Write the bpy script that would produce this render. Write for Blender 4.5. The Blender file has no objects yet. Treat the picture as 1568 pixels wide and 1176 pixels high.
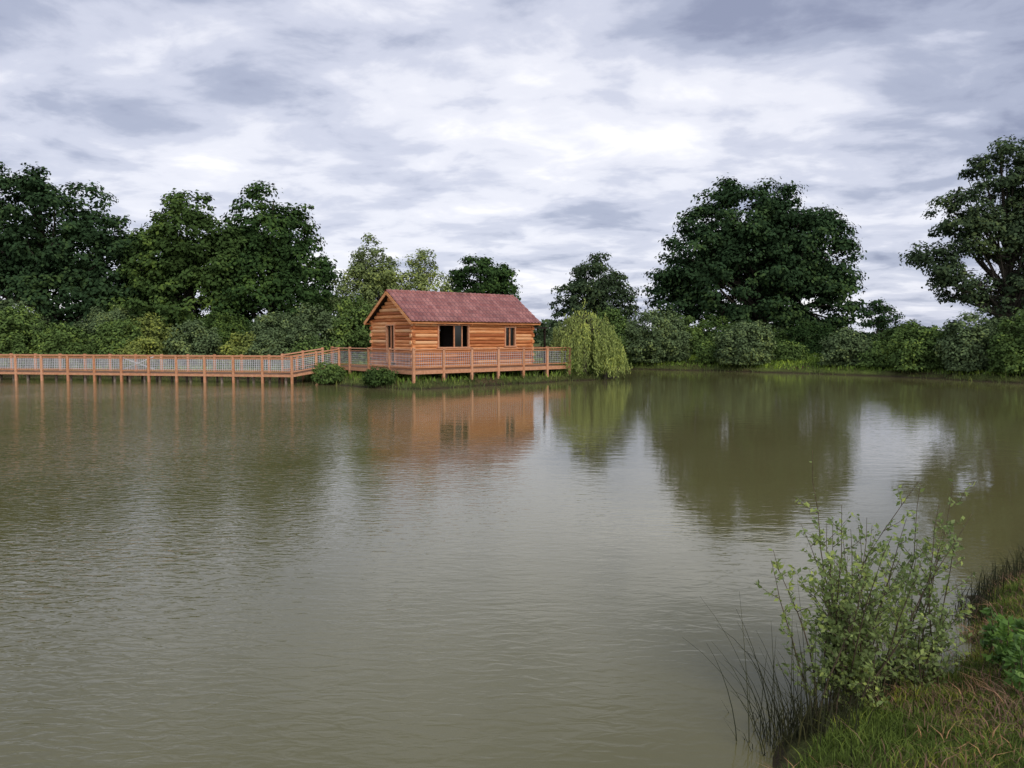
import bpy, math
import numpy as np
from mathutils import Vector, Matrix
R = np.random.RandomState(7)
scene = bpy.context.scene
COL = scene.collection

# ------------------------------------------------------------------ helpers
def link(o, parent=None):
    COL.objects.link(o)
    if parent is not None:
        o.parent = parent
    return o

def empty(name, loc=(0, 0, 0), rz=0.0):
    e = bpy.data.objects.new(name, None)
    e.location = loc
    e.rotation_euler = (0, 0, rz)
    e.empty_display_size = 0.3
    return link(e)

def mesh_np(name, V, F, mats, midx=None, parent=None, smooth=False):
    me = bpy.data.meshes.new(name)
    V = np.asarray(V, dtype=np.float32)
    me.vertices.add(len(V))
    me.vertices.foreach_set("co", V.ravel())
    tot = sum(f.size for f in F)
    nf = sum(len(f) for f in F)
    me.loops.add(tot)
    me.polygons.add(nf)
    me.loops.foreach_set("vertex_index", np.concatenate([f.ravel() for f in F]).astype(np.int32))
    ks = np.concatenate([np.full(len(f), f.shape[1]) for f in F])
    st = np.concatenate([[0], np.cumsum(ks)[:-1]]).astype(np.int32)
    me.polygons.foreach_set("loop_start", st)
    for m in mats:
        me.materials.append(m)
    if midx is not None:
        me.polygons.foreach_set("material_index", np.asarray(midx, dtype=np.int32))
    if smooth:
        me.polygons.foreach_set("use_smooth", np.ones(nf, dtype=bool))
    me.update(calc_edges=True)
    me.validate()
    o = bpy.data.objects.new(name, me)
    return link(o, parent)

class MB:
    def __init__(s):
        s.v = []; s.f = []; s.m = []
    def box(s, x0, x1, y0, y1, z0, z1, m=0):
        b = len(s.v)
        s.v += [(x0,y0,z0),(x1,y0,z0),(x1,y1,z0),(x0,y1,z0),(x0,y0,z1),(x1,y0,z1),(x1,y1,z1),(x0,y1,z1)]
        for q in ((0,3,2,1),(4,5,6,7),(0,1,5,4),(1,2,6,5),(2,3,7,6),(3,0,4,7)):
            s.f.append(tuple(b+i for i in q)); s.m.append(m)
    def beam(s, p0, p1, w, h, m=0, up=(0,0,1)):
        p0 = Vector(p0); p1 = Vector(p1)
        d = (p1-p0).normalized(); u = Vector(up)
        if abs(d.dot(u)) > 0.95: u = Vector((1,0,0))
        sx = d.cross(u).normalized(); uz = sx.cross(d).normalized()
        b = len(s.v)
        for p in (p0, p1):
            for a, c in ((-1,-1),(1,-1),(1,1),(-1,1)):
                s.v.append(tuple(p + sx*a*w/2 + uz*c*h/2))
        for q in ((0,1,2,3),(7,6,5,4),(0,4,5,1),(1,5,6,2),(2,6,7,3),(3,7,4,0)):
            s.f.append(tuple(b+i for i in q)); s.m.append(m)
    def tube(s, pts, rad, n=6, m=0):
        pts = [Vector(p) for p in pts]
        b = len(s.v)
        for i, p in enumerate(pts):
            d = (pts[min(i+1,len(pts)-1)] - pts[max(i-1,0)]).normalized()
            u = Vector((0,0,1)) if abs(d.z) < 0.9 else Vector((1,0,0))
            a = d.cross(u).normalized(); c = a.cross(d)
            for k in range(n):
                t = 2*math.pi*k/n
                s.v.append(tuple(p + (a*math.cos(t)+c*math.sin(t))*rad[i]))
        for i in range(len(pts)-1):
            for k in range(n):
                k2 = (k+1) % n
                s.f.append((b+i*n+k, b+i*n+k2, b+(i+1)*n+k2, b+(i+1)*n+k)); s.m.append(m)
    def extrude_profile(s, prof, axis, a0, a1, m=0):
        b = len(s.v); n = len(prof)
        for a in (a0, a1):
            for (u, z) in prof:
                s.v.append((a, u, z) if axis == 'x' else (u, a, z))
        for k in range(n):
            k2 = (k+1) % n
            s.f.append((b+k, b+k2, b+n+k2, b+n+k)); s.m.append(m)
        s.f.append(tuple(b+k for k in range(n))); s.m.append(m)
        s.f.append(tuple(b+n+k for k in reversed(range(n)))); s.m.append(m)
    def make(s, name, mats, parent=None, smooth=False):
        me = bpy.data.meshes.new(name)
        me.from_pydata(s.v, [], s.f)
        for mt in mats: me.materials.append(mt)
        me.polygons.foreach_set("material_index", s.m)
        me.polygons.foreach_set("use_smooth", [smooth]*len(s.f))
        me.update()
        return link(bpy.data.objects.new(name, me), parent)

# ------------------------------------------------------------------ materials
def new_mat(name):
    m = bpy.data.materials.new(name); m.use_nodes = True
    nt = m.node_tree
    for n in list(nt.nodes): nt.nodes.remove(n)
    return m, nt, nt.nodes, nt.links

def N(nt, t, **kw):
    n = nt.nodes.new(t)
    for k, v in kw.items(): setattr(n, k, v)
    return n

def ramp(nt, stops):
    r = nt.nodes.new('ShaderNodeValToRGB')
    el = r.color_ramp.elements
    while len(el) < len(stops): el.new(0.5)
    for e, (p, c) in zip(el, stops):
        e.position = p; e.color = (c[0], c[1], c[2], 1)
    return r

def leaf_mat(name, c, var=0.45, transl=0.0, nscale=0.35, hue=(1.25, 1.1, 0.8)):
    m, nt, ns, L = new_mat(name)
    geo = N(nt, 'ShaderNodeNewGeometry')
    dark = [x*(1-var) for x in c]; lite = [min(1, x*(1+var)*h) for x, h in zip(c, hue)]
    r = ramp(nt, [(0, dark), (0.6, c), (1, lite)])
    tc = N(nt, 'ShaderNodeTexCoord')
    nz = N(nt, 'ShaderNodeTexNoise'); nz.inputs['Scale'].default_value = nscale; nz.inputs['Detail'].default_value = 1
    L.new(tc.outputs['Object'], nz.inputs['Vector'])
    mx = N(nt, 'ShaderNodeMath', operation='MULTIPLY_ADD'); 
    L.new(nz.outputs['Fac'], mx.inputs[0]); mx.inputs[1].default_value = 1.6; mx.inputs[2].default_value = -0.62
    ad = N(nt, 'ShaderNodeMath', operation='MULTIPLY_ADD')
    L.new(geo.outputs['Random Per Island'], ad.inputs[0]); ad.inputs[1].default_value = 0.65
    L.new(mx.outputs[0], ad.inputs[2])
    L.new(ad.outputs[0], r.inputs['Fac'])
    o = N(nt, 'ShaderNodeOutputMaterial')
    if transl <= 0:
        p = N(nt, 'ShaderNodeBsdfDiffuse'); L.new(r.outputs['Color'], p.inputs['Color'])
        L.new(p.outputs[0], o.inputs['Surface'])
        return m
    p = N(nt, 'ShaderNodeBsdfPrincipled')
    p.inputs['Roughness'].default_value = 0.5
    p.inputs['Specular IOR Level'].default_value = 0.3
    L.new(r.outputs['Color'], p.inputs['Base Color'])
    t = N(nt, 'ShaderNodeBsdfTranslucent')
    L.new(r.outputs['Color'], t.inputs['Color'])
    ms = N(nt, 'ShaderNodeMixShader'); ms.inputs[0].default_value = transl
    L.new(p.outputs[0], ms.inputs[1]); L.new(t.outputs[0], ms.inputs[2])
    L.new(ms.outputs[0], o.inputs['Surface'])
    return m

def noise_mat(name, c0, c1, scale=(1,1,1), nscale=5, rough=0.8, bump=0.2, bdist=0.02, island=0.0, spec=0.3, c2=None, metallic=0):
    m, nt, ns, L = new_mat(name)
    tc = N(nt, 'ShaderNodeTexCoord'); mp = N(nt, 'ShaderNodeMapping'); mp.inputs['Scale'].default_value = scale
    L.new(tc.outputs['Object'], mp.inputs['Vector'])
    nz = N(nt, 'ShaderNodeTexNoise'); nz.inputs['Scale'].default_value = nscale; nz.inputs['Detail'].default_value = 4
    nz.inputs['Roughness'].default_value = 0.65
    L.new(mp.outputs[0], nz.inputs['Vector'])
    geo = N(nt, 'ShaderNodeNewGeometry')
    ad = N(nt, 'ShaderNodeMath', operation='MULTIPLY_ADD')
    L.new(geo.outputs['Random Per Island'], ad.inputs[0]); ad.inputs[1].default_value = island
    sb = N(nt, 'ShaderNodeMath', operation='SUBTRACT'); L.new(nz.outputs['Fac'], sb.inputs[0]); sb.inputs[1].default_value = island*0.5
    L.new(sb.outputs[0], ad.inputs[2])
    st = [(0.3, c0), (0.7, c1)]
    if c2: st = [(0.25, c0), (0.5, c1), (0.75, c2)]
    r = ramp(nt, st); L.new(ad.outputs[0], r.inputs['Fac'])
    p = N(nt, 'ShaderNodeBsdfPrincipled'); p.inputs['Roughness'].default_value = rough
    p.inputs['Specular IOR Level'].default_value = spec; p.inputs['Metallic'].default_value = metallic
    L.new(r.outputs['Color'], p.inputs['Base Color'])
    if bump > 0:
        b = N(nt, 'ShaderNodeBump'); b.inputs['Strength'].default_value = bump; b.inputs['Distance'].default_value = bdist
        L.new(nz.outputs['Fac'], b.inputs['Height']); L.new(b.outputs[0], p.inputs['Normal'])
    o = N(nt, 'ShaderNodeOutputMaterial'); L.new(p.outputs[0], o.inputs['Surface'])
    return m

M_bark = noise_mat('bark', (0.035,0.028,0.02), (0.10,0.085,0.065), (4,4,1), 3, 0.9, 0.6, 0.05)
M_birch = noise_mat('birch_bark', (0.06,0.05,0.045), (0.42,0.40,0.36), (1,1,5), 2, 0.8, 0.3, 0.02)
M_oak = leaf_mat('leaf_oak', (0.050,0.096,0.031))
M_oak2 = leaf_mat('leaf_oak_light', (0.074,0.126,0.037))
M_dark = leaf_mat('leaf_dark', (0.044,0.083,0.036))
M_ash = leaf_mat('leaf_ash', (0.072,0.110,0.055))
M_birchl = leaf_mat('leaf_birch', (0.20,0.26,0.095))
M_will = leaf_mat('leaf_willow', (0.34,0.42,0.13))
M_sh1 = leaf_mat('leaf_shrub_grey', (0.140,0.200,0.090), nscale=0.8)
M_sh2 = leaf_mat('leaf_shrub_yellow', (0.21,0.26,0.070), nscale=0.8)
M_sh3 = leaf_mat('leaf_shrub_green', (0.125,0.198,0.058), nscale=0.8)
M_sap = leaf_mat('leaf_sapling', (0.28,0.37,0.12), var=0.4, nscale=3, transl=0.35)
M_weed = leaf_mat('leaf_weed', (0.15,0.28,0.06), var=0.4, nscale=3, transl=0.3)
M_reed = leaf_mat('reed', (0.12,0.15,0.055), nscale=1.0)
M_rush = leaf_mat('rush_dark', (0.055,0.060,0.032), nscale=1.0)
M_grass = leaf_mat('grass_blade', (0.16,0.23,0.05), var=0.5, nscale=2.2, hue=(1.5,1.1,0.8))
M_dry = leaf_mat('grass_dry', (0.30,0.19,0.13), var=0.5, nscale=2.0)
M_mead = leaf_mat('meadow', (0.19,0.29,0.055), nscale=0.4)
M_twig = noise_mat('twig', (0.06,0.042,0.028), (0.17,0.13,0.08), (1,1,1), 20, 0.8, 0.2, 0.005)

M_log = noise_mat('log_siding', (0.44,0.135,0.042), (0.82,0.34,0.125), (0.5,0.5,6), 2.5, 0.6, 0.3, 0.01, island=0.6, c2=(0.90,0.52,0.26))
M_wood = noise_mat('orange_timber', (0.56,0.245,0.115), (0.78,0.41,0.24), (3,3,3), 3, 0.6, 0.2, 0.01, island=0.35)
M_pile = noise_mat('pile_timber', (0.20,0.16,0.12), (0.50,0.40,0.32), (2,2,4), 3, 0.85, 0.3, 0.01, island=0.4)
M_deck = noise_mat('deck_boards', (0.22,0.13,0.08), (0.40,0.24,0.15), (2,2,2), 3, 0.8, 0.2, 0.01, island=0.3)
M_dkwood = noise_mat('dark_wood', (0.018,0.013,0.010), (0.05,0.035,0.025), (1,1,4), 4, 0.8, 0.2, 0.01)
M_wire = noise_mat('wire_mesh', (0.55,0.55,0.56), (0.78,0.78,0.79), (1,1,1), 3, 0.5, 0)
m, nt, ns, L = new_mat('roof_tiles')
tc = N(nt,'ShaderNodeTexCoord'); br = N(nt,'ShaderNodeTexBrick'); 
br.inputs['Scale'].default_value = 1.0; br.inputs['Brick Width'].default_value = 0.24; br.inputs['Row Height'].default_value = 0.29
br.inputs['Mortar Size'].default_value = 0.014; br.inputs['Bias'].default_value = 0.0; br.offset = 0.0
br.inputs['Color1'].default_value = (0.30,0.105,0.090,1); br.inputs['Color2'].default_value = (0.46,0.20,0.17,1); br.inputs['Mortar'].default_value = (0.10,0.036,0.03,1)
L.new(tc.outputs['Object'], br.inputs['Vector'])
nz = N(nt,'ShaderNodeTexNoise'); nz.inputs['Scale'].default_value = 1.3; nz.inputs['Detail'].default_value = 4; L.new(tc.outputs['Object'], nz.inputs['Vector'])
rr_ = ramp(nt, [(0.3,(0.78,0.78,0.78)),(0.7,(1.22,1.22,1.22))]); L.new(nz.outputs['Fac'], rr_.inputs['Fac'])
mx = N(nt,'ShaderNodeMixRGB', blend_type='MULTIPLY'); mx.inputs[0].default_value = 1; L.new(br.outputs['Color'], mx.inputs[1]); L.new(rr_.outputs[0], mx.inputs[2])
p = N(nt,'ShaderNodeBsdfPrincipled'); p.inputs['Roughness'].default_value = 0.5; L.new(mx.outputs[0], p.inputs['Base Color'])
o = N(nt,'ShaderNodeOutputMaterial'); L.new(p.outputs[0], o.inputs['Surface']); M_roof = m

m, nt, ns, L = new_mat('window_glass')
p = N(nt, 'ShaderNodeBsdfPrincipled'); p.inputs['Base Color'].default_value = (0.015,0.018,0.016,1); p.inputs['Roughness'].default_value = 0.08
nz = N(nt, 'ShaderNodeTexNoise'); nz.inputs['Scale'].default_value = 2
bp = N(nt, 'ShaderNodeBump'); bp.inputs['Strength'].default_value = 0.1; bp.inputs['Distance'].default_value = 0.01
L.new(nz.outputs['Fac'], bp.inputs['Height']); L.new(bp.outputs[0], p.inputs['Normal'])
o = N(nt, 'ShaderNodeOutputMaterial'); L.new(p.outputs[0], o.inputs['Surface']); M_glass = m

# ground
m, nt, ns, L = new_mat('ground_soil_grass')
tc = N(nt, 'ShaderNodeTexCoord')
n1 = N(nt, 'ShaderNodeTexNoise'); n1.inputs['Scale'].default_value = 0.5; n1.inputs['Detail'].default_value = 6
n2 = N(nt, 'ShaderNodeTexNoise'); n2.inputs['Scale'].default_value = 12; n2.inputs['Detail'].default_value = 6
L.new(tc.outputs['Object'], n1.inputs['Vector']); L.new(tc.outputs['Object'], n2.inputs['Vector'])
r1 = ramp(nt, [(0.3, (0.12,0.09,0.05)), (0.5, (0.12,0.16,0.045)), (0.7, (0.16,0.23,0.055))])
r2 = ramp(nt, [(0.3, (0.35,0.3,0.25)), (0.7, (1.2,1.15,1.0))])
L.new(n1.outputs['Fac'], r1.inputs['Fac']); L.new(n2.outputs['Fac'], r2.inputs['Fac'])
mx = N(nt, 'ShaderNodeMixRGB', blend_type='MULTIPLY'); mx.inputs[0].default_value = 1
L.new(r1.outputs[0], mx.inputs[1]); L.new(r2.outputs[0], mx.inputs[2])
sp = N(nt, 'ShaderNodeSeparateXYZ'); L.new(tc.outputs['Object'], sp.inputs[0])
mr = N(nt, 'ShaderNodeMapRange'); L.new(sp.outputs['Z'], mr.inputs['Value'])
mr.inputs['From Min'].default_value = 0.02; mr.inputs['From Max'].default_value = 0.16
mm = N(nt, 'ShaderNodeMixRGB'); L.new(mr.outputs[0], mm.inputs[0]); mm.inputs[1].default_value = (0.05,0.038,0.022,1)
L.new(mx.outputs[0], mm.inputs[2])
p = N(nt, 'ShaderNodeBsdfPrincipled'); p.inputs['Roughness'].default_value = 0.95; p.inputs['Specular IOR Level'].default_value = 0.15
L.new(mm.outputs[0], p.inputs['Base Color'])
bp = N(nt, 'ShaderNodeBump'); bp.inputs['Strength'].default_value = 0.8; bp.inputs['Distance'].default_value = 0.06
L.new(n2.outputs['Fac'], bp.inputs['Height']); L.new(bp.outputs[0], p.inputs['Normal'])
o = N(nt, 'ShaderNodeOutputMaterial'); L.new(p.outputs[0], o.inputs['Surface']); M_ground = m

# water
m, nt, ns, L = new_mat('pond_water')
tc = N(nt, 'ShaderNodeTexCoord')
mp = N(nt, 'ShaderNodeMapping'); mp.inputs['Rotation'].default_value = (0,0,math.radians(22)); mp.inputs['Scale'].default_value = (1.0,2.6,1)
L.new(tc.outputs['Object'], mp.inputs['Vector'])
w1 = N(nt, 'ShaderNodeTexNoise'); w1.inputs['Scale'].default_value = 4.5; w1.inputs['Detail'].default_value = 2; w1.inputs['Distortion'].default_value = 0.6
L.new(mp.outputs[0], w1.inputs['Vector'])
w2 = N(nt, 'ShaderNodeTexNoise'); w2.inputs['Scale'].default_value = 1.1; w2.inputs['Detail'].default_value = 1
L.new(mp.outputs[0], w2.inputs['Vector'])
sp = N(nt, 'ShaderNodeSeparateXYZ'); L.new(tc.outputs['Object'], sp.inputs[0])
mr = N(nt, 'ShaderNodeMapRange'); mr.interpolation_type = 'SMOOTHSTEP'
ax = N(nt, 'ShaderNodeMath', operation='MULTIPLY_ADD'); L.new(sp.outputs['Y'], ax.inputs[0]); ax.inputs[1].default_value = 0.16; L.new(sp.outputs['X'], ax.inputs[2])
L.new(ax.outputs[0], mr.inputs['Value'])
mr.inputs['From Min'].default_value = -5; mr.inputs['From Max'].default_value = 3.5
mr.inputs['To Min'].default_value = 1.0; mr.inputs['To Max'].default_value = 0.15
w3 = N(nt, 'ShaderNodeTexNoise'); w3.inputs['Scale'].default_value = 0.14; w3.inputs['Detail'].default_value = 3
L.new(tc.outputs['Object'], w3.inputs['Vector'])
pr = N(nt, 'ShaderNodeMapRange'); L.new(w3.outputs['Fac'], pr.inputs['Value'])
pr.inputs['From Min'].default_value = 0.38; pr.inputs['From Max'].default_value = 0.62; pr.inputs['To Min'].default_value = 0.45; pr.inputs['To Max'].default_value = 1.35
am = N(nt, 'ShaderNodeMath', operation='MULTIPLY'); L.new(mr.outputs[0], am.inputs[0]); L.new(pr.outputs[0], am.inputs[1])
h1 = N(nt, 'ShaderNodeMath', operation='MULTIPLY'); L.new(w1.outputs['Fac'], h1.inputs[0]); L.new(am.outputs[0], h1.inputs[1])
h2 = N(nt, 'ShaderNodeMath', operation='MULTIPLY_ADD'); L.new(w2.outputs['Fac'], h2.inputs[0]); h2.inputs[1].default_value = 0.22; L.new(h1.outputs[0], h2.inputs[2])
bp = N(nt, 'ShaderNodeBump'); bp.inputs['Strength'].default_value = 1.0; bp.inputs['Distance'].default_value = 0.0135
L.new(h2.outputs[0], bp.inputs['Height'])
r = ramp(nt, [(0.3, (0.150,0.138,0.052)), (0.7, (0.175,0.160,0.070))]); L.new(w3.outputs['Fac'], r.inputs['Fac'])
p = N(nt, 'ShaderNodeBsdfPrincipled'); p.inputs['Roughness'].default_value = 0.04; p.inputs['IOR'].default_value = 1.5
L.new(r.outputs[0], p.inputs['Base Color']); L.new(bp.outputs[0], p.inputs['Normal'])
o = N(nt, 'ShaderNodeOutputMaterial'); L.new(p.outputs[0], o.inputs['Surface']); M_water = m

# ------------------------------------------------------------------ terrain
POND = np.array([(-0.5,2.8),(1.2,3.9),(2.4,4.9),(3.9,6.5),(5.3,7.9),(8.5,11),(16,17),(26,24),(31,31),(29.5,37),(26.8,40.5),
 (23.6,46.8),(18.6,51.8),(14.9,54.5),(8.5,58),(7,52),(6.6,47),(4.8,43.6),(1.5,40.8),(-1.5,38.0),(-4.6,35.4),(-6,36.2),(-8.5,38.3),
 (-10.5,41),(-14,44),(-20,46),(-28,47),(-45,48),(-60,46),(-62,20),(-50,-2),(-20,-1),(-5,1.5)], dtype=float)
def sd_pond(x, y):
    x = np.asarray(x, float); y = np.asarray(y, float)
    d2 = np.full(x.shape, 1e12); inside = np.zeros(x.shape, bool)
    n = len(POND)
    for i in range(n):
        ax_, ay_ = POND[i]; bx, by = POND[(i+1) % n]
        ex, ey = bx-ax_, by-ay_
        t = np.clip(((x-ax_)*ex+(y-ay_)*ey)/(ex*ex+ey*ey), 0, 1)
        d2 = np.minimum(d2, (x-ax_-t*ex)**2+(y-ay_-t*ey)**2)
        c = ((ay_ > y) != (by > y)) & (x < (bx-ax_)*(y-ay_)/((by-ay_) if by != ay_ else 1e-9)+ax_)
        inside ^= c
    d = np.sqrt(d2)
    return np.where(inside, -d, d)
def ground_z(x, y):
    x = np.asarray(x, float); y = np.asarray(y, float)
    s = sd_pond(x, y)
    wob = 0.18*np.sin(x*1.7+y*0.9)+0.12*np.sin(x*3.9-y*2.7)+0.05*np.sin(x*9+y*7)
    s = s + wob*np.clip(1-np.abs(s)/6, 0, 1)
    z = np.where(s < 0, np.maximum(s*0.5, -1.2), 0.30*(1-np.exp(-s/0.8)) + 0.6*(1-np.exp(-s/5.0)))
    z = z + np.where(s > 0, 0.03*np.sin(x*2.3)*np.sin(y*2.9)*np.clip(s, 0, 1), 0)
    return z
def axis(lo, hi, f0, f1, step, n0, n1, ff=None):
    a = list(np.arange(f0, f1+1e-6, step))
    if ff: a = [v for v in a if v < ff[0] or v > ff[1]] + list(np.arange(ff[0], ff[1]+1e-6, ff[2]))
    a += list(f0 - np.geomspace(1, f0-lo, n0)) + list(f1 + np.geomspace(1, hi-f1, n1))
    return np.array(sorted(set(np.round(a, 4))))
xs = axis(-1500, 1500, -65, 45, 0.5, 24, 24, (-1, 9, 0.12))
ys = axis(-400, 2500, -6, 75, 0.5, 16, 26, (1, 10, 0.12))
X, Y = np.meshgrid(xs, ys)
Z = ground_z(X, Y)
V = np.stack([X.ravel(), Y.ravel(), Z.ravel()], 1)
nx, ny = len(xs), len(ys)
i, j = np.meshgrid(np.arange(nx-1), np.arange(ny-1))
b = (j*nx+i).ravel()
mesh_np('ground', V, [np.stack([b, b+1, b+nx+1, b+nx], 1)], [M_ground], smooth=True)
wv = np.array([(-70,-10,0),(40,-10,0),(40,64,0),(-70,64,0)], float)
mesh_np('pond_water', wv, [np.array([[0,1,2,3]])], [M_water])

# ------------------------------------------------------------------ foliage
def unit(v):
    return v/np.maximum(np.linalg.norm(v, axis=-1, keepdims=True), 1e-9)
def leaf_quads(C, Nn, L_, W_, rs, axisdir=None, fold=0.15):
    n = len(C)
    a = rs.normal(size=(n,3)) if axisdir is None else axisdir
    Nn = unit(Nn)
    a = unit(a - (a*Nn).sum(1, keepdims=True)*Nn)
    bb = np.cross(Nn, a)
    L_ = np.broadcast_to(np.asarray(L_), (n,))[:,None]; W_ = np.broadcast_to(np.asarray(W_), (n,))[:,None]
    V = np.stack([C - a*L_*0.5, C + bb*W_*0.5 + Nn*W_*fold - a*L_*0.05, C + a*L_*0.5, C - bb*W_*0.5 + Nn*W_*fold - a*L_*0.05], 1)
    return V.reshape(-1,3)

def make_plant(name, mb, LV, bark, leafm):
    nb = len(mb.v)
    V = np.concatenate([np.array(mb.v, float).reshape(-1,3), LV]) if nb else LV
    nl = len(LV)//4
    F = []
    if nb: F.append(np.array(mb.f, dtype=int))
    F.append(np.arange(nl*4).reshape(-1,4)+nb)
    midx = np.concatenate([np.zeros(len(mb.f), int), np.ones(nl, int)])
    return mesh_np(name, V, F, [bark, leafm], midx)

def crown_points(lobes, clump_r, dens, rs, inner=0.5, holes=0.0):
    out = []
    for (cx,cy,cz,rx,ry,rz) in lobes:
        area = 4*math.pi*((rx*ry)**1.6/3+(rx*rz)**1.6/3+(ry*rz)**1.6/3)**(1/1.6)
        n = max(4, int(area/(math.pi*clump_r**2)*dens))
        d = unit(rs.normal(size=(n,3)))
        rad = inner + (1.0-inner)*rs.rand(n,1)**0.45
        rad *= 1 + 0.07*rs.normal(size=(n,1))
        c = np.array([cx,cy,cz]) + d*rad*np.array([rx,ry,rz])
        out.append(np.concatenate([c, d], 1))
    return np.concatenate(out)

def tree(name, base, lobes, leafm, bark=None, clump_r=0.9, dens=1.5, per=110, ls=0.26, trunk_r=0.35, seed=1, inner=0.45,
         nlimb=30, zmin=None, flat=0.65, drop=0.0, lean=(0,0)):
    rs = np.random.RandomState(seed)
    bark = bark or M_bark
    bz = float(ground_z(base[0], base[1]))
    cl = crown_points(lobes, clump_r, dens, rs, inner)
    if zmin is not None: cl = cl[cl[:,2] > zmin]
    if drop > 0: cl = cl[rs.rand(len(cl)) > drop]
    n = len(cl)
    cr = clump_r*(0.55+0.8*rs.rand(n))
    cnt = (per*(cr/clump_r)**2*(0.7+0.6*rs.rand(n))).astype(int)
    idx = np.repeat(np.arange(n), cnt)
    m_ = len(idx)
    d = unit(rs.normal(size=(m_,3)))
    d[:,2] = np.where((d[:,2] < -0.3) & (rs.rand(m_) < 0.6), -d[:,2], d[:,2])
    rr = rs.rand(m_,1)**0.4*(1+0.16*rs.normal(size=(m_,1)))
    P = cl[idx,:3] + d*rr*cr[idx][:,None]*np.array([1,1,flat])
    Nn = d*0.9 + cl[idx,3:]*0.35 + np.array([0,-0.1,0.4]) + rs.normal(size=(m_,3))*0.4
    s = ls*(0.6+0.8*rs.rand(m_))
    P[:,2] = np.maximum(P[:,2], bz+0.05+rs.rand(m_)*0.2)
    LV = leaf_quads(P, Nn, s, s*0.68, rs)
    mb = MB()
    zc = np.array([l[2] for l in lobes]).mean(); top = max(l[2]+l[5]*0.6 for l in lobes)
    cx = np.mean([l[0] for l in lobes]); cy = np.mean([l[1] for l in lobes])
    H = top-bz
    tp = [Vector((base[0]+(cx-base[0])*t**1.3+0.15*math.sin(5*t+seed)*t*trunk_r*2, base[1]+(cy-base[1])*t**1.3, bz-0.2+(H+0.2)*t)) for t in np.linspace(0,1,7)]
    tr = [trunk_r*(1.35 if k == 0 else 1)*(1-0.88*k/6) for k in range(7)]
    mb.tube(tp, tr, 8)
    if nlimb:
        pick = rs.choice(n, min(nlimb, n), replace=False)
        for k in pick:
            e = Vector(cl[k,:3]); 
            hz = (e.z-bz)
            t = min(max((hz*0.35 + 0.25*H*rs.rand())/H, 0.12), 0.8)
            q = t*6; i0 = int(q); s0 = tp[i0].lerp(tp[i0+1], q-i0)
            if s0.z > e.z: s0 = tp[1].lerp(tp[2], rs.rand())
            mid = s0.lerp(e, 0.5) + Vector((rs.normal()*0.3, rs.normal()*0.3, 0.12*(e-s0).length*rs.normal()))
            r0 = trunk_r*0.42*(1-t*0.6)
            pts = []
            for u in np.linspace(0,1,5):
                pts.append(s0*(1-u)**2 + mid*2*u*(1-u) + e*u*u)
            mb.tube(pts, [r0*(1-0.85*u) for u in np.linspace(0,1,5)], 5)
            for w in range(3):
                pp = pts[2+w % 2]; ee = pp + Vector(rs.normal(size=3))*clump_r*0.9
                mb.tube([pp, (pp+ee)/2+Vector(rs.normal(size=3))*0.1, ee], [r0*0.35, r0*0.22, r0*0.08], 4)
    return make_plant(name, mb, LV, bark, leafm)

# --- trees on the far-left bank
tree('oak_tree', (-38,62), [(-41,62,11.0,5.0,4.5,5.0),(-36.3,61,10.9,4.2,4,4.6),(-33.4,62,8.3,3.2,3.5,4.6),(-46,62,10.5,5,4,5.5),(-39,61,5.2,7.5,4,3.6),(-31.8,61.5,5.2,3,3,3)],
     M_dark, clump_r=0.95, dens=1.75, per=85, ls=0.31, trunk_r=0.5, seed=11, nlimb=40)
tree('oak_tree', (-33,70), [(-33.5,70,9.0,2.6,3,4.0),(-32,70,6,3.6,3,3.5)], M_oak, clump_r=0.95, dens=1.6, per=75, ls=0.32, trunk_r=0.35, seed=12, nlimb=18)
tree('oak_tree', (-26,61), [(-25.6,61,10.5,2.8,3,3.1),(-27.9,61,8.2,2.7,3,3.0),(-23.4,61,8.0,3.0,3,3.4),(-26,60.5,4.6,5,3.5,3)],
     M_oak2, clump_r=0.8, dens=1.8, per=80, ls=0.29, trunk_r=0.35, seed=13, nlimb=30)
tree('oak_tree', (-20,63), [(-20.6,63,11.6,2.8,3,3.0),(-18.6,63,10.0,2.6,3,3.4),(-21.8,62,7.8,3.0,3.2,3.4),(-16.9,62,6.4,2.9,3,3.0),(-19,61.5,4.6,5.2,3.5,3.2)],
     M_oak, clump_r=0.85, dens=1.75, per=80, ls=0.29, trunk_r=0.42, seed=14, nlimb=34)
# --- lighter trees behind the cabin
tree('birch_tree', (-10.2,56), [(-10.3,56,7.4,1.5,1.5,2.3),(-10.9,56,5.3,2.1,2,2.6),(-9.2,56,4.9,1.9,2,2.5)], M_birchl, M_birch, clump_r=0.5, dens=2.1, per=62, ls=0.17, trunk_r=0.14, seed=15, nlimb=26, flat=0.9)
tree('birch_tree', (-6.6,57), [(-6.7,57,7.4,1.1,1.1,1.6),(-6.4,57,5.4,1.8,1.6,2.4)], M_birchl, M_birch, clump_r=0.45, dens=1.8, per=45, ls=0.16, trunk_r=0.12, seed=16, nlimb=24, flat=0.9)
tree('lime_tree', (-2.7,66), [(-2.9,66,7.1,2.2,2.3,2.4),(-1.3,66,6.0,1.9,2,2.6),(-4.2,66,5.8,1.6,2,2.2)], M_oak, clump_r=0.7, dens=1.8, per=75, ls=0.25, trunk_r=0.25, seed=17, nlimb=18)
tree('lime_tree', (7.8,71), [(7.6,71,7.6,2.4,2.3,2.4),(9.3,71,5.6,2.3,2.3,2.4),(5.7,71,5.4,2.2,2.2,2.2)], M_ash, clump_r=0.7, dens=1.8, per=70, ls=0.25, trunk_r=0.25, seed=18, nlimb=20)
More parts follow.
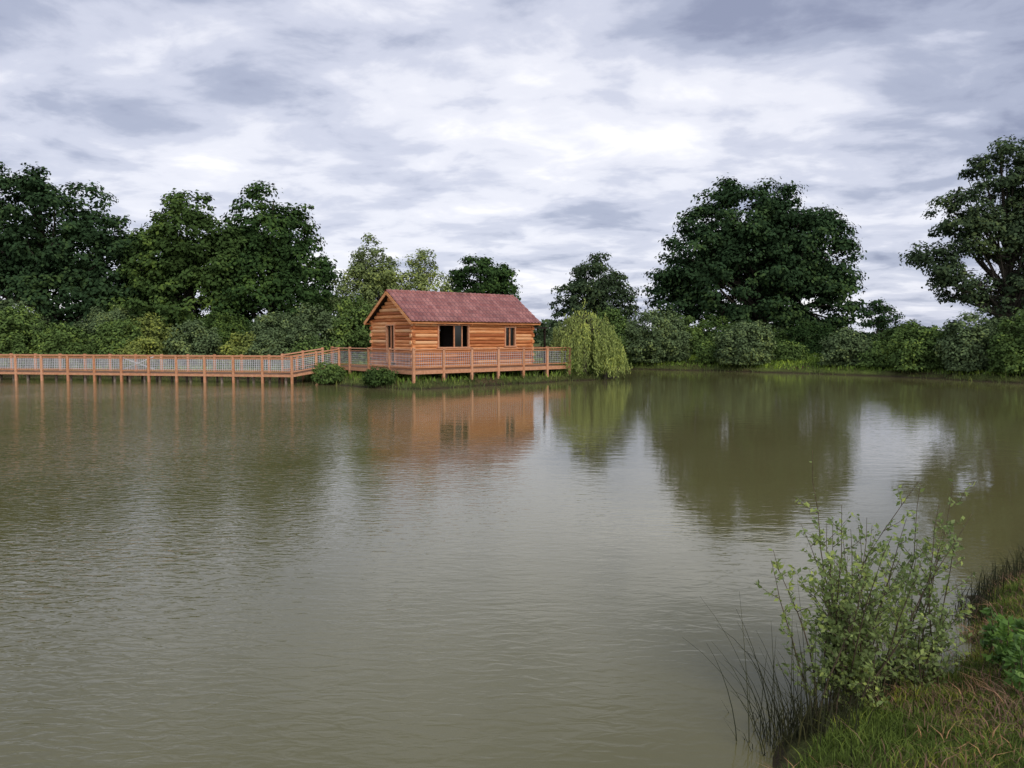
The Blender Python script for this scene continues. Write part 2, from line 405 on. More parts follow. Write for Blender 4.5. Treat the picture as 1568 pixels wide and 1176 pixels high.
# --- big oak
tree('great_oak_tree', (23.5,72), [(22.0,72,12.1,4.9,5,5.1),(17.6,71,9.6,3.7,4,4.6),(25.0,71,10.2,4.4,4.5,4.9),(21.5,70,7.0,6.6,4.5,4.4),(29.6,72,9.8,2.7,3.5,4.7),(28.4,71,6.0,3.8,3.5,3.6),(15.4,71,6.6,2.6,3,3.2)],
     M_dark, clump_r=1.0, dens=1.9, per=90, ls=0.32, trunk_r=0.65, seed=19, nlimb=60)
# --- airy tree at right
tree('ash_tree', (32.5,49), [(31.6,49,12.8,2.3,2.4,2.1),(34,49,11.8,3.2,3,3.2),(28.8,49,10.2,1.8,2,1.9),(27.2,49,7.1,1.9,1.8,1.3),(30.2,49,8.9,2.2,2,1.8),(33.4,48.5,8.2,3.0,2.6,2.8),(29.0,49,5.6,2.0,1.6,1.0),(34,49,5.0,3.4,2.5,2.4)],
     M_ash, clump_r=0.6, dens=1.6, per=65, ls=0.20, trunk_r=0.36, seed=20, nlimb=90, inner=0.3)
tree('small_tree', (44,92), [(44,92,4.9,1.9,1.7,1.6),(45.6,92,3.9,1.5,1.4,1.4)], M_dark, clump_r=0.8, dens=1.4, per=70, ls=0.3, trunk_r=0.2, seed=21, nlimb=8)

# --- shrubs
def shrub(name, x, y, top, w, mat, seed, ls=0.17, cr=0.40, per=52, dens=1.7):
    rs = np.random.RandomState(seed)
    top = top-float(ground_z(x,y))*0.3
    lobes = [(x,y,top*0.45,w*0.92,w*0.8,top*0.50)]
    for k in range(5):
        a = rs.uniform(-1,1)
        lobes.append((x+a*w*0.62, y+rs.uniform(-0.5,0.3)*w, top*rs.uniform(0.3,0.66)*(1-0.30*abs(a)), w*0.38, w*0.38, top*0.30))
    return tree(name, (x,y), lobes, mat, clump_r=cr, dens=dens, per=per, ls=ls, trunk_r=0.08, seed=seed, nlimb=8, inner=0.62, zmin=0.1, flat=0.9)
SH = [
 (-33.5,50,4.8,3.2,M_sh3),(-36,54,5.2,3.5,M_sh1),(-29.5,50,3.5,2.0,M_sh3),(-25.8,50,3.9,1.9,M_sh3),(-23.6,48.6,2.7,1.4,M_sh2),(-25.2,52.5,4.2,2.2,M_sh2),
 (-21.0,50,3.7,1.8,M_sh1),(-17.6,49.5,2.9,1.5,M_sh2),(-15.4,48.5,3.1,1.4,M_sh1),(-13.0,49.5,4.9,2.1,M_sh1),(-10.3,50,5.5,2.0,M_sh3),(-12.2,45.8,2.7,1.2,M_sh3),
 (-30,57,5.0,3.2,M_sh1),(-22,57,4.6,3.0,M_oak2),(-17,56,4.6,2.8,M_sh1),(-8,50.5,4.4,1.7,M_sh3),
 (4.0,58,3.6,2.0,M_sh1),(7.6,60,4.9,1.9,M_sh3),(11.0,58.9,4.9,2.8,M_sh1),(8.6,59.6,3.8,1.7,M_sh3),(13.8,64,4.6,2.4,M_sh3),(17.5,66,4.6,2.8,M_oak2),
 (17.0,54.9,3.9,2.3,M_sh1),(15.0,57.2,2.4,1.3,M_sh3),(22.6,51.2,3.2,1.9,M_sh1),(20.6,56.5,2.4,1.3,M_sh3),(25.4,47.2,3.3,1.9,M_sh3),(28.0,54,3.8,2.4,M_sh3),
 (27.3,44.6,4.2,2.1,M_sh1),(28.7,41.6,4.3,2.1,M_sh3),(31.5,44.5,4.8,2.5,M_sh1),(24.0,49.5,2.4,1.3,M_sh3),(31,38.5,3.9,2.0,M_sh1),(21.5,67,4.0,3.0,M_oak2),(32,60,3.6,2.8,M_oak2),(26,66,4.0,3.0,M_oak)]
for k, (x,y,t,w,mt) in enumerate(SH):
    shrub('willow_shrub' if mt is M_sh1 else 'shrub', x, y, t, w, mt, 100+k)
shrub('shrub', -6.5, 36.9, 1.05, 0.8, M_oak2, 160, ls=0.10, cr=0.22, per=45)
shrub('shrub', -9.6, 39.4, 1.1, 0.8, M_sh3, 161, ls=0.11, cr=0.22, per=45)

# --- distant treeline
rs = np.random.RandomState(55)
n = 36000
hx = rs.uniform(-260, 320, n); hy = 170+30*np.sin(hx*0.02)+rs.uniform(-5,5,n)
hh = 4.2+1.6*np.sin(hx*0.11)+1.1*np.sin(hx*0.31+1)+0.7*np.sin(hx*0.9)
hz = 0.6+rs.rand(n)**0.8*hh
LV = leaf_quads(np.stack([hx,hy,hz],1), rs.normal(size=(n,3))+np.array([0,-0.6,0.4]), 1.3*(0.6+0.8*rs.rand(n)), 0.9, rs)
mesh_np('distant_treeline', LV, [np.arange(len(LV)).reshape(-1,4)], [M_ash])

# --- weeping willow by the deck
def weeping(name, x, y, top, w, seed):
    rs = np.random.RandomState(seed); bz = float(ground_z(x,y))
    mb = MB()
    mb.tube([(x,y,bz-0.2),(x+0.05,y,bz+1.2),(x-0.1,y,top*0.65),(x,y,top*0.85)], [0.15,0.12,0.09,0.04], 7)
    P = []; D = []
    for k in range(230):
        a = rs.uniform(0, 2*math.pi); r = w*rs.rand()**0.5
        zt = top*(0.95-0.34*(r/w)**2) + rs.normal()*0.32
        zb = max(0.12, zt - rs.uniform(0.25,1.0)*(zt)*(0.6+0.4*r/w))
        ex = x+math.cos(a)*r; ey = y+math.sin(a)*r
        o = Vector((x+rs.normal()*0.1, y+rs.normal()*0.1, top*rs.uniform(0.55,0.85)))
        if k % 3 == 0:
            mb.tube([o, o.lerp(Vector((ex,ey,zt+0.1)),0.55)+Vector((0,0,0.25)), (ex,ey,zt)], [0.03,0.018,0.008], 4)
        Ls = zt-zb; nn = int(Ls*28)+4
        t = np.linspace(0,1,nn)
        sway = rs.normal()*0.35
        px = ex+(math.cos(a)*0.28+sway)*t*(1-0.4*t)*0.9; py = ey+math.sin(a)*0.28*t
        pz = zt - Ls*t + 0.12*np.sin(math.pi*np.minimum(t*4,1))
        P.append(np.stack([px,py,pz],1)+rs.normal(size=(nn,3))*0.06)
        D.append(np.stack([rs.normal(size=nn)*0.45, rs.normal(size=nn)*0.45, -np.ones(nn)],1))
    P = np.concatenate(P); D = np.concatenate(D)
    LV = leaf_quads(P, rs.normal(size=P.shape)*np.array([1,1,0.4]), 0.17*(0.7+0.6*rs.rand(len(P))), 0.05, rs, D)
    make_plant(name, mb, LV, M_bark, M_will)
weeping('weeping_willow_tree', 4.2, 44.2, 3.9, 1.8, 31)
weeping('weeping_willow_tree', 5.5, 45.0, 2.6, 1.15, 32)

# ------------------------------------------------------------------ blades
def blades(name, P, H, W, mat, seed, lean=0.35, parent=None, dirs=None):
    rs = np.random.RandomState(seed); n = len(P)
    a = rs.uniform(0, 2*math.pi, n)
    d = np.stack([np.cos(a), np.sin(a), np.zeros(n)],1) if dirs is None else dirs
    tw = rs.uniform(0,2*math.pi,n); s = unit(np.stack([np.cos(tw),np.sin(tw),np.zeros(n)],1))
    H = H[:,None]; W = W[:,None]; ln = (np.abs(rs.normal(size=(n,1)))*lean)
    up = np.array([0,0,1.0])
    p1 = P + up*H*0.55 + d*H*ln*0.3; p3 = P + up*H*(1.0-0.15*np.minimum(ln,2)) + d*H*ln*1.0
    V = np.stack([P-s*W/2, P+s*W/2, p1-s*W*0.38, p1+s*W*0.38, p3],1).reshape(-1,3)
    b = np.arange(n)*5
    q = np.stack([b,b+1,b+3,b+2],1)
    t = np.stack([b+2,b+3,b+4],1)
    return mesh_np(name, V, [q,t], [mat], parent=parent)
rs = np.random.RandomState(77)
def scatter(n, x0,x1,y0,y1, smin, smax, rs):
    x = rs.uniform(x0,x1,n); y = rs.uniform(y0,y1,n); s = sd_pond(x,y)
    k = (s > smin) & (s < smax); x, y = x[k], y[k]
    return np.stack([x,y,ground_z(x,y)-0.01],1)
P = scatter(250000, 0.6, 8.0, 1.8, 9.5, 0.10, 2.6, rs)
pn = np.sin(P[:,0]*2.1+1)*np.sin(P[:,1]*2.6)+0.5*np.sin(P[:,0]*5.3)*np.sin(P[:,1]*4.1)
blades('grass', P, (0.03+0.055*rs.rand(len(P)))*(1+0.35*pn), 0.004+0.004*rs.rand(len(P)), M_grass, 1, 0.8)
P = scatter(90000, 0.6, 8.0, 1.8, 9.5, 0.03, 2.6, rs)
pn = np.sin(P[:,0]*3.1+2)*np.sin(P[:,1]*2.2+1)+rs.normal(size=len(P))*0.35
P = P[pn > 0.1]
blades('dry_grass', P, 0.04+0.07*rs.rand(len(P)), 0.004+0.005*rs.rand(len(P)), M_dry, 2, 1.3)
P = scatter(30000, 3.9, 9, 6.0, 12, -0.10, 0.22, rs)[:1300]
blades('rushes', P, 0.12+0.28*rs.rand(len(P))**2, 0.005+0.004*rs.rand(len(P)), M_rush, 3, 0.45)
x = 1.80+rs.normal(size=230)*0.17; y = 4.50+rs.normal(size=230)*0.17
P = np.stack([x,y,np.maximum(ground_z(x,y),-0.1)],1)
blades('rushes', P, 0.12+0.33*rs.rand(230)**2, 0.006+0.003*rs.rand(230), M_rush, 4, 0.5)
x = 2.6+rs.normal(size=420)*0.4; y = 5.0+(x-2.4)*0.9+rs.normal(size=420)*0.12
P = np.stack([x,y,np.maximum(ground_z(x,y),-0.1)],1)
blades('rushes', P, 0.12+0.25*rs.rand(420), 0.006+0.003*rs.rand(420), M_rush, 5, 0.4)
P = scatter(150000, -50, 40, 33, 64, -0.12, 0.7, rs); P[:,2] = np.maximum(P[:,2], -0.05)
pn = np.sin(P[:,0]*1.3)+np.sin(P[:,0]*0.47+1)+0.4*rs.normal(size=len(P))
P = P[(pn > -0.3) | (P[:,0] < 7)]
blades('bank_grass', P, 0.08+0.34*rs.rand(len(P))**1.8, 0.03+0.03*rs.rand(len(P)), M_reed, 6, 0.6)
P = scatter(130000, -50, 42, 36, 80, 0.6, 16, rs)
blades('meadow_grass', P, 0.10+0.25*rs.rand(len(P)), 0.06+0.05*rs.rand(len(P)), M_mead, 7, 0.7)

rs = np.random.RandomState(91)
mb = MB()
for k in range(46):
    x = 1.72+rs.normal()*0.16; y = 4.55+rs.normal()*0.15
    h = rs.uniform(0.35,0.95); dx = -rs.uniform(-0.1,0.6)*h; dy = rs.normal()*0.2
    pts = [(x+dx*t**1.6, y+dy*t**1.6, -0.05+h*(t-0.18*t**3*abs(dx)/h*2)) for t in np.linspace(0,1,7)]
    mb.tube(pts, [0.0035*(1-0.8*t) for t in np.linspace(0,1,7)], 4)
mb.make('rush_stems', [M_rush])

# ------------------------------------------------------------------ foreground sapling
def sapling(name, x, y, H, spread, seed, nst=17, leaf=0.042, mat=None, lean=(0,0), jit=0.12, side=0.9):
    rs = np.random.RandomState(seed); bz = float(ground_z(x,y)); mb = MB(); P=[]; D=[]; S=[]
    def twig(p0, dirv, ln, r, lv, dens=1.0):
        pts = [Vector(p0)]; d = Vector(dirv).normalized(); n = 8
        for i in range(n):
            d = (d + Vector(rs.normal(size=3))*0.09 + Vector((0,0,0.05))).normalized()
            pts.append(pts[-1] + d*ln/n)
        mb.tube(pts, [r*(1-0.8*i/n) for i in range(n+1)], 5)
        for i in range(1, n+1):
            if lv == 0 and i < 2: continue
            for q in range(int(round((2.4 if lv else 2.0)*dens))):
                u = rs.rand(); p = pts[i-1].lerp(pts[i], u)
                o = Vector(rs.normal(size=3)); o = (o - d*o.dot(d)).normalized()
                ld = (d*0.7 + o*0.8).normalized()
                L0 = leaf*rs.uniform(0.55,1.2)
                P.append(tuple(p + ld*L0*0.6)); D.append(tuple(ld)); S.append(L0)
        return pts
    for k in range(nst):
        a = rs.uniform(0,2*math.pi); tilt = abs(rs.normal())*0.32+0.06
        h = H*rs.uniform(0.45,0.9)*(1-0.25*tilt)
        if k < 4: h = H*(1.0-0.05*k); tilt = 0.05+0.1*k
        dv = (math.cos(a)*tilt*spread+lean[0], math.sin(a)*tilt+lean[1], 1)
        st = twig((x+rs.normal()*jit, y+rs.normal()*jit*0.7, bz-0.03), dv, h, 0.007, 0, 0.8)
        for i in range(1, 8):
            for w in range(2 if i < 6 else 1):
                if rs.rand() < side:
                    a2 = rs.uniform(0,2*math.pi)
                    twig(st[i], (math.cos(a2)*0.85, math.sin(a2)*0.85, rs.uniform(0.3,0.9)), rs.uniform(0.14,0.38)*(1-0.05*i)*H/1.5, 0.0028, 1)
    P = np.array(P); D = np.array(D); S = np.array(S)
    Nn = rs.normal(size=P.shape)*0.7+np.array([0,-0.2,0.7])
    LV = leaf_quads(P, Nn, S, S*0.54, rs, D, fold=0.12)
    return make_plant(name, mb, LV, M_twig, mat or M_sap)
sapling('sapling_willow', 2.28, 4.85, 1.72, 1.6, 41, nst=24, leaf=0.044, side=0.85)
sapling('sapling_willow', 2.80, 5.15, 1.55, 1.2, 43, nst=14, leaf=0.043, side=0.85)
sapling('sapling_willow', 2.05, 4.75, 1.15, 1.5, 47, nst=10, leaf=0.041, side=0.8)
for k, (x,y,h) in enumerate([(3.3,4.75,0.4),(3.55,5.1,0.42),(3.75,5.5,0.40),(3.5,4.5,0.3),(4.1,5.2,0.42)]):
    sapling('bank_weed', x, y, h, 1.9, 60+k, nst=6, leaf=0.06, mat=M_weed, jit=0.16, side=0.6)

# ------------------------------------------------------------------ cabin
ANG = math.atan2(0.647, 0.763)
cabin = empty('log_cabin', (-4.98, 38.0, 0), ANG)
LX, WY, Z0, ZE, ZR = 8.04, 4.0, 0.86, 3.34, 4.72
rs = np.random.RandomState(5)
COURSE = 0.185
def logprof(z0, z1, out, inn, sgn):
    h = z1-z0; pr = []
    for t in (0.0,0.08,0.25,0.5,0.75,0.92,1.0):
        bul = 0.05*math.sin(math.pi*min(max(t,0.0),1.0))**0.6
        pr.append((out+sgn*bul, z0+h*t))
    pr.append((inn, z1)); pr.append((inn, z0))
    return pr
def wall(name, axis_, pos, sgn, a0, a1, openings, top, gable=False):
    mb = MB(); z = Z0; k = 0
    inn = pos - sgn*0.10
    while z < top-0.02:
        z1 = min(z+COURSE*rs.uniform(0.88,1.12), top) 
        lo, hi = a0, a1
        if gable and z > ZE:
            f = (z1-ZE)/(ZR-ZE); mid = (a0+a1)/2; half = (a1-a0)/2*(1-f)+0.02
            lo, hi = mid-half, mid+half
            if half < 0.08: break
        else:
            e = 0.12 if k % 2 else 0.03
            lo, hi = a0-e, a1+e
        iv = [(lo, hi)]
        for (o0,o1,oz0,oz1) in openings:
            if z1 > oz0+0.02 and z < oz1-0.02:
                nv = []
                for (s,t) in iv:
                    if o1 <= s or o0 >= t: nv.append((s,t)); continue
                    if s < o0: nv.append((s,o0))
                    if t > o1: nv.append((o1,t))
                iv = nv
        off = rs.uniform(-0.012, 0.014)
        for (s,t) in iv:
            parts = [(s,t)]
            if t-s > 3.5:
                c = rs.uniform(s+1, t-1); parts = [(s,c-0.003),(c+0.003,t)]
            for (u,v) in parts:
                mb.extrude_profile(logprof(z+0.006, z1-0.006, pos+sgn*(off+0.01*rs.rand()), inn, sgn), axis_, u, v)
        z = z1; k += 1
    mb.make(name, [M_log], cabin)
big = (1.5, 3.48, 1.95, 3.06); small = (5.96, 6.72, 1.98, 2.98); gw = (1.6, 2.4, 1.2, 3.06)
wall('front_wall', 'x', 0.0, -1, 0, LX, [big, small], ZE)
wall('rear_wall', 'x', WY, 1, 0, LX, [(2.4,3.9,1.95,3.0)], ZE)
wall('left_gable_wall', 'y', 0.0, -1, 0.0, WY, [gw], ZR, True)
wall('right_gable_wall', 'y', LX, 1, 0.0, WY, [], ZR, True)
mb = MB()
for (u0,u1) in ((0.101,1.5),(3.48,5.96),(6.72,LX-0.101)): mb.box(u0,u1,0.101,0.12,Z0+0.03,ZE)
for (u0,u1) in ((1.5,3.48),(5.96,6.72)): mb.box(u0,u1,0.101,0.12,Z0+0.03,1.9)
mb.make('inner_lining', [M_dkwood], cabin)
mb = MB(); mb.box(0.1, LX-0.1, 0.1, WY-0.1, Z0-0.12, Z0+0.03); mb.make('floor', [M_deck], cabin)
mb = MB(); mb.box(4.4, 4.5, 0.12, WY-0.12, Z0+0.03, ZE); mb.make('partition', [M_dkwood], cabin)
def window(name, kind, u0,u1,z0,z1, mull, glass=True):
    mb = MB(); t = 0.055
    def bx(a0,a1,b0,b1,d0,d1,m):
        if kind == 'x': mb.box(a0,a1,d0,d1,b0,b1,m)
        else: mb.box(d0,d1,a0,a1,b0,b1,m)
    d0, d1 = -0.10, 0.02
    bx(u0-0.02,u0+t,z0,z1,d0,d1,0); bx(u1-t,u1+0.02,z0,z1,d0,d1,0)
    bx(u0-0.05,u1+0.05,z1,z1+t,d0-0.01,d1,0); bx(u0-0.07,u1+0.07,z0-t,z0,d0-0.03,d1,0)
    for mu in mull: bx(mu-0.035,mu+0.035,z0,z1,-0.04,0.015,0)
    if glass: bx(u0+t,u1-t,z0,z1,0.03,0.04,1)
    mb.make(name, [M_wood, M_glass], cabin)
window('front_opening_frame','x',*big,[2.55],False)
mb = MB(); mb.box(2.6,3.05,0.03,0.04,1.96,3.05,0); mb.box(3.05,3.11,0.0,0.05,1.96,3.05,1); mb.make('sliding_pane',[M_glass,M_wood],cabin)
window('small_window','x',*small,[6.34])
window('gable_window','y',*gw,[2.0])
def roof_side(name, side):
    ov = 0.30; x0, x1 = -0.30, LX+0.34
    half = WY/2; run = half+ov; slope = (ZR-ZE)/half
    nu, nv = 420, 50
    u = np.linspace(x0,x1,nu); v = np.linspace(0,1,nv)
    U, Vv = np.meshgrid(u, v)
    dist = Vv*run*math.hypot(1,slope)
    step = (dist/0.36) % 1.0
    hgt = 0.035*np.abs(np.cos(math.pi*U/0.24))**0.8 + 0.045*step + 0.09
    yy = half + side*(Vv*run); zz = ZR+0.02 - Vv*run*slope
    nl = math.hypot(1,slope)
    yy = yy + side*hgt*slope/nl; zz = zz + hgt/nl
    V = np.stack([U.ravel(), yy.ravel(), zz.ravel()],1)
    i, j = np.meshgrid(np.arange(nu-1), np.arange(nv-1)); b = (j*nu+i).ravel()
    mesh_np(name, V, [np.stack([b,b+1,b+nu+1,b+nu],1)], [M_roof], parent=cabin)
    mb = MB()
    e0 = Vector((0, half, ZR+0.02)); e1 = Vector((0, half+side*(run-0.02), ZR+0.02-(run-0.02)*slope))
    mid = (e0+e1)/2
    nrm = Vector((0, side*slope, 1)).normalized()
    a = mid+nrm*0.05
    mb.beam((x0+0.03,a.y,a.z),(x1-0.03,a.y,a.z),(e1-e0).length,0.035,0,up=nrm)
    for xx in (x0, x1):
        mb.beam((xx, e0.y, e0.z+0.02),(xx, e1.y+side*0.03, e1.z+0.0),0.035,0.15,1)
    for rk in range(10):
        xr = 0.1+rk*(LX-0.2)/9
        mb.beam((xr, half+side*(half-0.1), ZE-0.02),(xr, e1.y-side*0.02, e1.z-0.02),0.07,0.12,1)
    mb.beam((x0+0.02,e1.y+side*0.01,e1.z+0.035),(x1-0.02,e1.y+side*0.01,e1.z+0.035),0.03,0.12,1)
    mb.make(name+'_timber', [M_dkwood, M_log], cabin)
roof_side('roof_front', -1); roof_side('roof_rear', 1)
mb = MB()
for k in range(25):
    a = -0.32+k*0.344; mb.tube([(a,WY/2,ZR+0.10),(a+0.35,WY/2,ZR+0.115)],[0.10,0.115],10)
mb.make('ridge_tiles',[M_roof],cabin,True)
mb = MB()
mb.box(LX+0.14,LX+1.75,0.6,3.4,2.95,3.05,0); 
for xx in (LX+0.25,LX+1.6):
    for yy in (0.7,3.3): mb.box(xx,xx+0.1,yy,yy+0.1,Z0,2.95,0)
mb.box(LX+0.14,LX+1.7,3.25,3.295,Z0+0.02,2.94,0)
mb.make('lean_to',[M_dkwood],cabin)

# ------------------------------------------------------------------ deck & railings
def railing(mb, p0, p1, z0, z1, n, zfoot=-0.4, rail=1.0, s0=0, s1=0, wt=0.011, sp=0.13):
    p0 = Vector((p0[0],p0[1],z0)); p1 = Vector((p1[0],p1[1],z1))
    for k in range(s0, n+1-s1):
        q = p0.lerp(p1, k/n)
        h = rail+0.07
        mb.box(q.x-0.06,q.x+0.06,q.y-0.06,q.y+0.06, zfoot, q.z+h, 0)
    U = Vector((0,0,1))
    mb.beam(p0+U*(rail+0.0), p1+U*(rail+0.0), 0.12, 0.055, 0)
    mb.beam(p0+U*(rail-0.13), p1+U*(rail-0.13), 0.04, 0.04, 0)
    mb.beam(p0+U*0.12, p1+U*0.12, 0.04, 0.05, 0)
    ln = (p1-p0).length
    for h in np.linspace(0.22, rail-0.22, 6):
        mb.beam(p0+U*float(h), p1+U*float(h), wt, wt, 1)
    c = int(ln/sp)
    for k in range(c):
        q = p0.lerp(p1, (k+0.5)/c)
        mb.beam(q+U*0.15, q+U*(rail-0.15), wt, wt, 1)
def planks(mb, p0, p1, width, z0, z1, bw=0.14, m=0):
    p0 = Vector((p0[0],p0[1],z0)); p1 = Vector((p1[0],p1[1],z1)); d = (p1-p0); ln = d.length; d.normalize()
    s = d.cross(Vector((0,0,1))).normalized(); n = int(ln/bw)
    for k in range(n):
        c = p0 + d*(k+0.5)*ln/n
        mb.beam(c - s*width/2, c + s*width/2, ln/n-0.012, 0.04, m)

deck = empty('wooden_deck', (-4.78, 36.5, 0), ANG)
DX, DY = 10.6, 8.3
mb = MB()
nb = int(DY/0.145)
for k in range(nb):
    y0 = k*DY/nb; mb.box(0.0, DX, y0+0.005, y0+DY/nb-0.005, Z0-0.045+0.0005*(k%2), Z0, 0)
mb.make('deck_planks',[M_deck],deck)
mb = MB()
mb.box(-0.04,DX+0.04,-0.05,-0.005,Z0-0.20,Z0-0.02,0); mb.box(-0.05,-0.007,0,DY,Z0-0.20,Z0-0.022,0)
mb.box(DX+0.007,DX+0.05,0,DY,Z0-0.20,Z0-0.022,0)
for yy in (0.4,2.5,4.6,6.9): mb.box(0.05,DX-0.05,yy,yy+0.1,Z0-0.22,Z0-0.05,1)
for xx in np.arange(0.5,DX,1.7):
    for yy in (0.4,2.5,4.6,6.9): mb.box(xx,xx+0.16,yy-0.02,yy+0.12,-0.3,Z0-0.23,1)
mb.make('deck_frame',[M_wood,M_pile],deck)
mb = MB(); railing(mb,(0.03,-0.02),(DX-0.03,-0.02),Z0,Z0,6,-0.3); railing(mb,(-0.02,0.05),(-0.02,DY),Z0,Z0,4,-0.3,s0=1)
railing(mb,(DX+0.02,0.05),(DX+0.02,DY),Z0,Z0,4,-0.3,s0=1)
mb.make('deck_railing',[M_wood,M_wire],deck)

walk = empty('boardwalk', (0,0,0))
ZW = 0.50
a = Vector((-36.5,44.6,0)); b_ = Vector((-11.6,39.9,0))
c1 = Vector((-9.6,42.1,0))
d = (b_-a).normalized(); s = Vector((-d.y,d.x,0))
mb = MB(); mid0 = a+s*0.8; mid1 = b_+s*0.8
planks(mb,mid0,mid1,1.6,ZW-0.02,ZW-0.02,0.16); 
d2 = (c1-b_).normalized(); s2 = Vector((-d2.y,d2.x,0))
planks(mb,b_+s2*0.8,c1+s2*0.8,1.6,ZW-0.015,Z0-0.02,0.16)
mb.make('walk_planks',[M_deck],walk)
mb = MB()
for off in (-0.03,1.63):
    p = a+s*off; q = b_+s*off; mb.beam((p.x,p.y,ZW-0.09),(q.x,q.y,ZW-0.09),0.05,0.12,0)
p, q = b_-s2*0.03, c1-s2*0.03; mb.beam((p.x,p.y,ZW-0.09),(q.x,q.y,Z0-0.09),0.05,0.12,0)
L_ = (b_-a).length
for k in range(27):
    for off in (0.3,1.35):
        p = a+d*(0.5+k*(L_-1)/26)+s*off
        mb.tube([(p.x,p.y,-0.6),(p.x,p.y,ZW-0.05)],[0.075,0.07],8,1)
    if k % 3 == 0:
        p = a+d*(0.5+k*(L_-1)/26); mb.beam((p.x+s.x*0.1,p.y+s.y*0.1,ZW-0.14),(p.x+s.x*1.5,p.y+s.y*1.5,ZW-0.14),0.08,0.12,1)
mb.make('walk_frame',[M_wood,M_pile],walk)
mb = MB()
railing(mb,a,b_,ZW,ZW,15,-0.5,rail=0.92,wt=0.017,sp=0.11)
p, q = a+s*1.6, b_+s*1.6-d*0.5; railing(mb,p,q,ZW,ZW,15,0.3,rail=0.92)
railing(mb,b_+d2*0.02,c1,ZW,Z0,2,-0.3,rail=0.94,s0=1,wt=0.015); p, q = b_+s2*1.6+d2*0.4, c1+s2*1.6; railing(mb,p,q,ZW+0.05,Z0,2,0.0,rail=0.94)
g0 = a+d*14.9+s*0.3; g1 = a+d*16.6+s*0.9
mb.beam((g0.x,g0.y,ZW+0.1),(g1.x,g1.y,ZW+0.88),0.05,0.05,1); mb.beam((g0.x,g0.y+0.06,ZW+0.85),(g1.x,g1.y+0.06,ZW+0.15),0.05,0.05,1)
mb.make('walk_railing',[M_wood,M_wire],walk)

# ------------------------------------------------------------------ world
w = bpy.data.worlds.new("World"); scene.world = w; w.use_nodes = True
nt = w.node_tree; L = nt.links
for n in list(nt.nodes): nt.nodes.remove(n)
SUN_EL, SUN_AZ = math.radians(40), math.radians(150)
sky = N(nt,'ShaderNodeTexSky', sky_type='NISHITA'); sky.sun_disc = False; sky.sun_elevation = SUN_EL; sky.sun_rotation = SUN_AZ
tc = N(nt,'ShaderNodeTexCoord')
sp = N(nt,'ShaderNodeSeparateXYZ'); L.new(tc.outputs['Generated'], sp.inputs[0])
def M(op, a, b=None, c=None, clamp=False):
    n = N(nt,'ShaderNodeMath', operation=op); n.use_clamp = clamp
    for k, v in enumerate((a,b,c)):
        if v is None: continue
        if isinstance(v,(int,float)): n.inputs[k].default_value = v
        else: L.new(v, n.inputs[k])
    return n.outputs[0]
zc = M('MAXIMUM', sp.outputs['Z'], 0.0)
den = M('ADD', zc, 0.15)
cx = M('DIVIDE', sp.outputs['X'], den); cy = M('DIVIDE', sp.outputs['Y'], den)
cb = N(nt,'ShaderNodeCombineXYZ'); L.new(cx, cb.inputs[0]); L.new(cy, cb.inputs[1])
def noise(scale, rot, nscale, detail, rough, dist, loc=(0,0,0)):
    mp = N(nt,'ShaderNodeMapping'); mp.inputs['Scale'].default_value = scale; mp.inputs['Rotation'].default_value = (0,0,math.radians(rot)); mp.inputs['Location'].default_value = loc
    L.new(cb.outputs[0], mp.inputs['Vector'])
    n = N(nt,'ShaderNodeTexNoise'); n.inputs['Scale'].default_value = nscale; n.inputs['Detail'].default_value = detail
    n.inputs['Roughness'].default_value = rough; n.inputs['Distortion'].default_value = dist
    L.new(mp.outputs[0], n.inputs['Vector']); return n.outputs['Fac']
nA = noise((0.95,1.2,1), 35, 0.75, 4, 0.48, 0.25, (3.1,1.7,0))
nB = noise((1.1,1.3,1), 30, 2.6, 6, 0.56, 0.25, (0.4,5.2,0))
f = M('ADD', M('MULTIPLY', nA, 0.55), M('MULTIPLY', nB, 0.45))
f = M('MULTIPLY_ADD', M('SUBTRACT', f, 0.5), 1.45, 0.59)
gd = Vector((-0.035, 0.96, 0.27)).normalized()
vd = N(nt,'ShaderNodeVectorMath', operation='DOT_PRODUCT'); L.new(tc.outputs['Generated'], vd.inputs[0]); vd.inputs[1].default_value = gd
sdv = Vector((math.sin(SUN_AZ)*math.cos(SUN_EL), math.cos(SUN_AZ)*math.cos(SUN_EL), math.sin(SUN_EL)))
vs = N(nt,'ShaderNodeVectorMath', operation='DOT_PRODUCT'); L.new(tc.outputs['Generated'], vs.inputs[0]); vs.inputs[1].default_value = sdv
gs = M('POWER', M('MAXIMUM', vs.outputs['Value'], 0.0), 2.0)
g1 = M('POWER', M('MAXIMUM', vd.outputs['Value'], 0.0), 12.0)
g2 = M('POWER', M('MAXIMUM', vd.outputs['Value'], 0.0), 90.0)
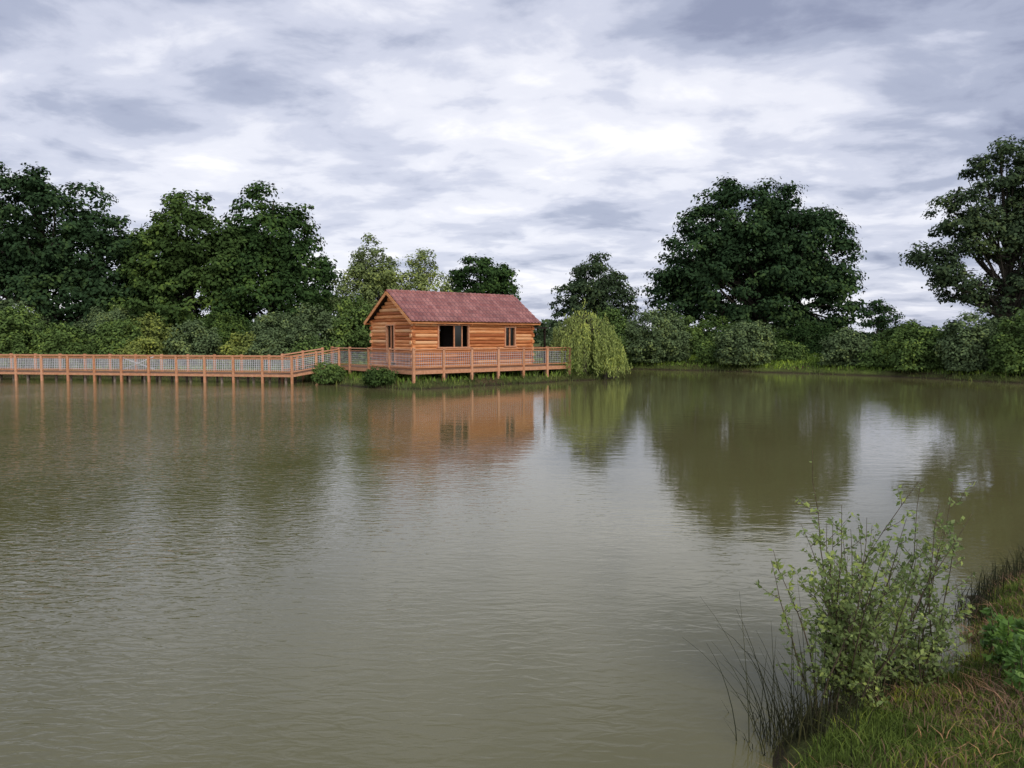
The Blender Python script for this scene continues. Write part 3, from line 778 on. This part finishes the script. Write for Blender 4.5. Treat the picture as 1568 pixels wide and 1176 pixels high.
low = M('POWER', M('SUBTRACT', 1.0, zc), 9.0)
f2 = M('ADD', f, M('MULTIPLY', g1, 0.06)); f2 = M('ADD', f2, M('MULTIPLY', g2, 0.07)); f2 = M('ADD', f2, M('MULTIPLY', low, 0.05))
f2 = M('ADD', f2, M('MULTIPLY', gs, 0.22))
hi_ = M('MINIMUM', M('MAXIMUM', M('SUBTRACT', zc, 0.26), 0.0), 0.15)
f2 = M('SUBTRACT', f2, hi_)
f2 = M('SUBTRACT', f2, M('MULTIPLY', M('MINIMUM', M('MAXIMUM', sp.outputs['X'], 0.0), 0.5), M('MULTIPLY', M('MINIMUM', zc, 0.5), 0.85)))
rp = ramp(nt, [(0.36,(2.7,3.0,4.2)),(0.48,(4.0,4.35,5.6)),(0.60,(6.0,6.25,7.4)),(0.70,(7.8,7.9,8.7)),(0.84,(9.8,9.7,10.0))])
rp.color_ramp.interpolation = 'EASE'
L.new(f2, rp.inputs['Fac'])
mxs = N(nt,'ShaderNodeMixRGB'); mxs.inputs[0].default_value = 0.93; L.new(sky.outputs[0], mxs.inputs[1]); L.new(rp.outputs[0], mxs.inputs[2])
bg = N(nt,'ShaderNodeBackground'); bg.inputs['Strength'].default_value = 0.115; L.new(mxs.outputs[0], bg.inputs['Color'])
o = N(nt,'ShaderNodeOutputWorld'); L.new(bg.outputs[0], o.inputs['Surface'])

sl = bpy.data.lights.new('sun','SUN'); sl.energy = 1.5; sl.angle = math.radians(25); sl.color = (1.0,0.93,0.84)
so = bpy.data.objects.new('sun', sl); link(so)
so.rotation_euler = sdv.to_track_quat('Z','Y').to_euler(); so.location = (0,0,60)

# ------------------------------------------------------------------ camera
cam = bpy.data.cameras.new('camera'); co = bpy.data.objects.new('camera', cam); link(co)
co.location = (0,0,2.5); co.rotation_euler = (math.radians(90-3.6),0,0)
cam.sensor_width = 36; cam.lens = 26.63; cam.clip_end = 6000; cam.clip_start = 0.05
scene.camera = co
scene.view_settings.view_transform = 'Standard'; scene.view_settings.look = 'None'; scene.view_settings.exposure = 0
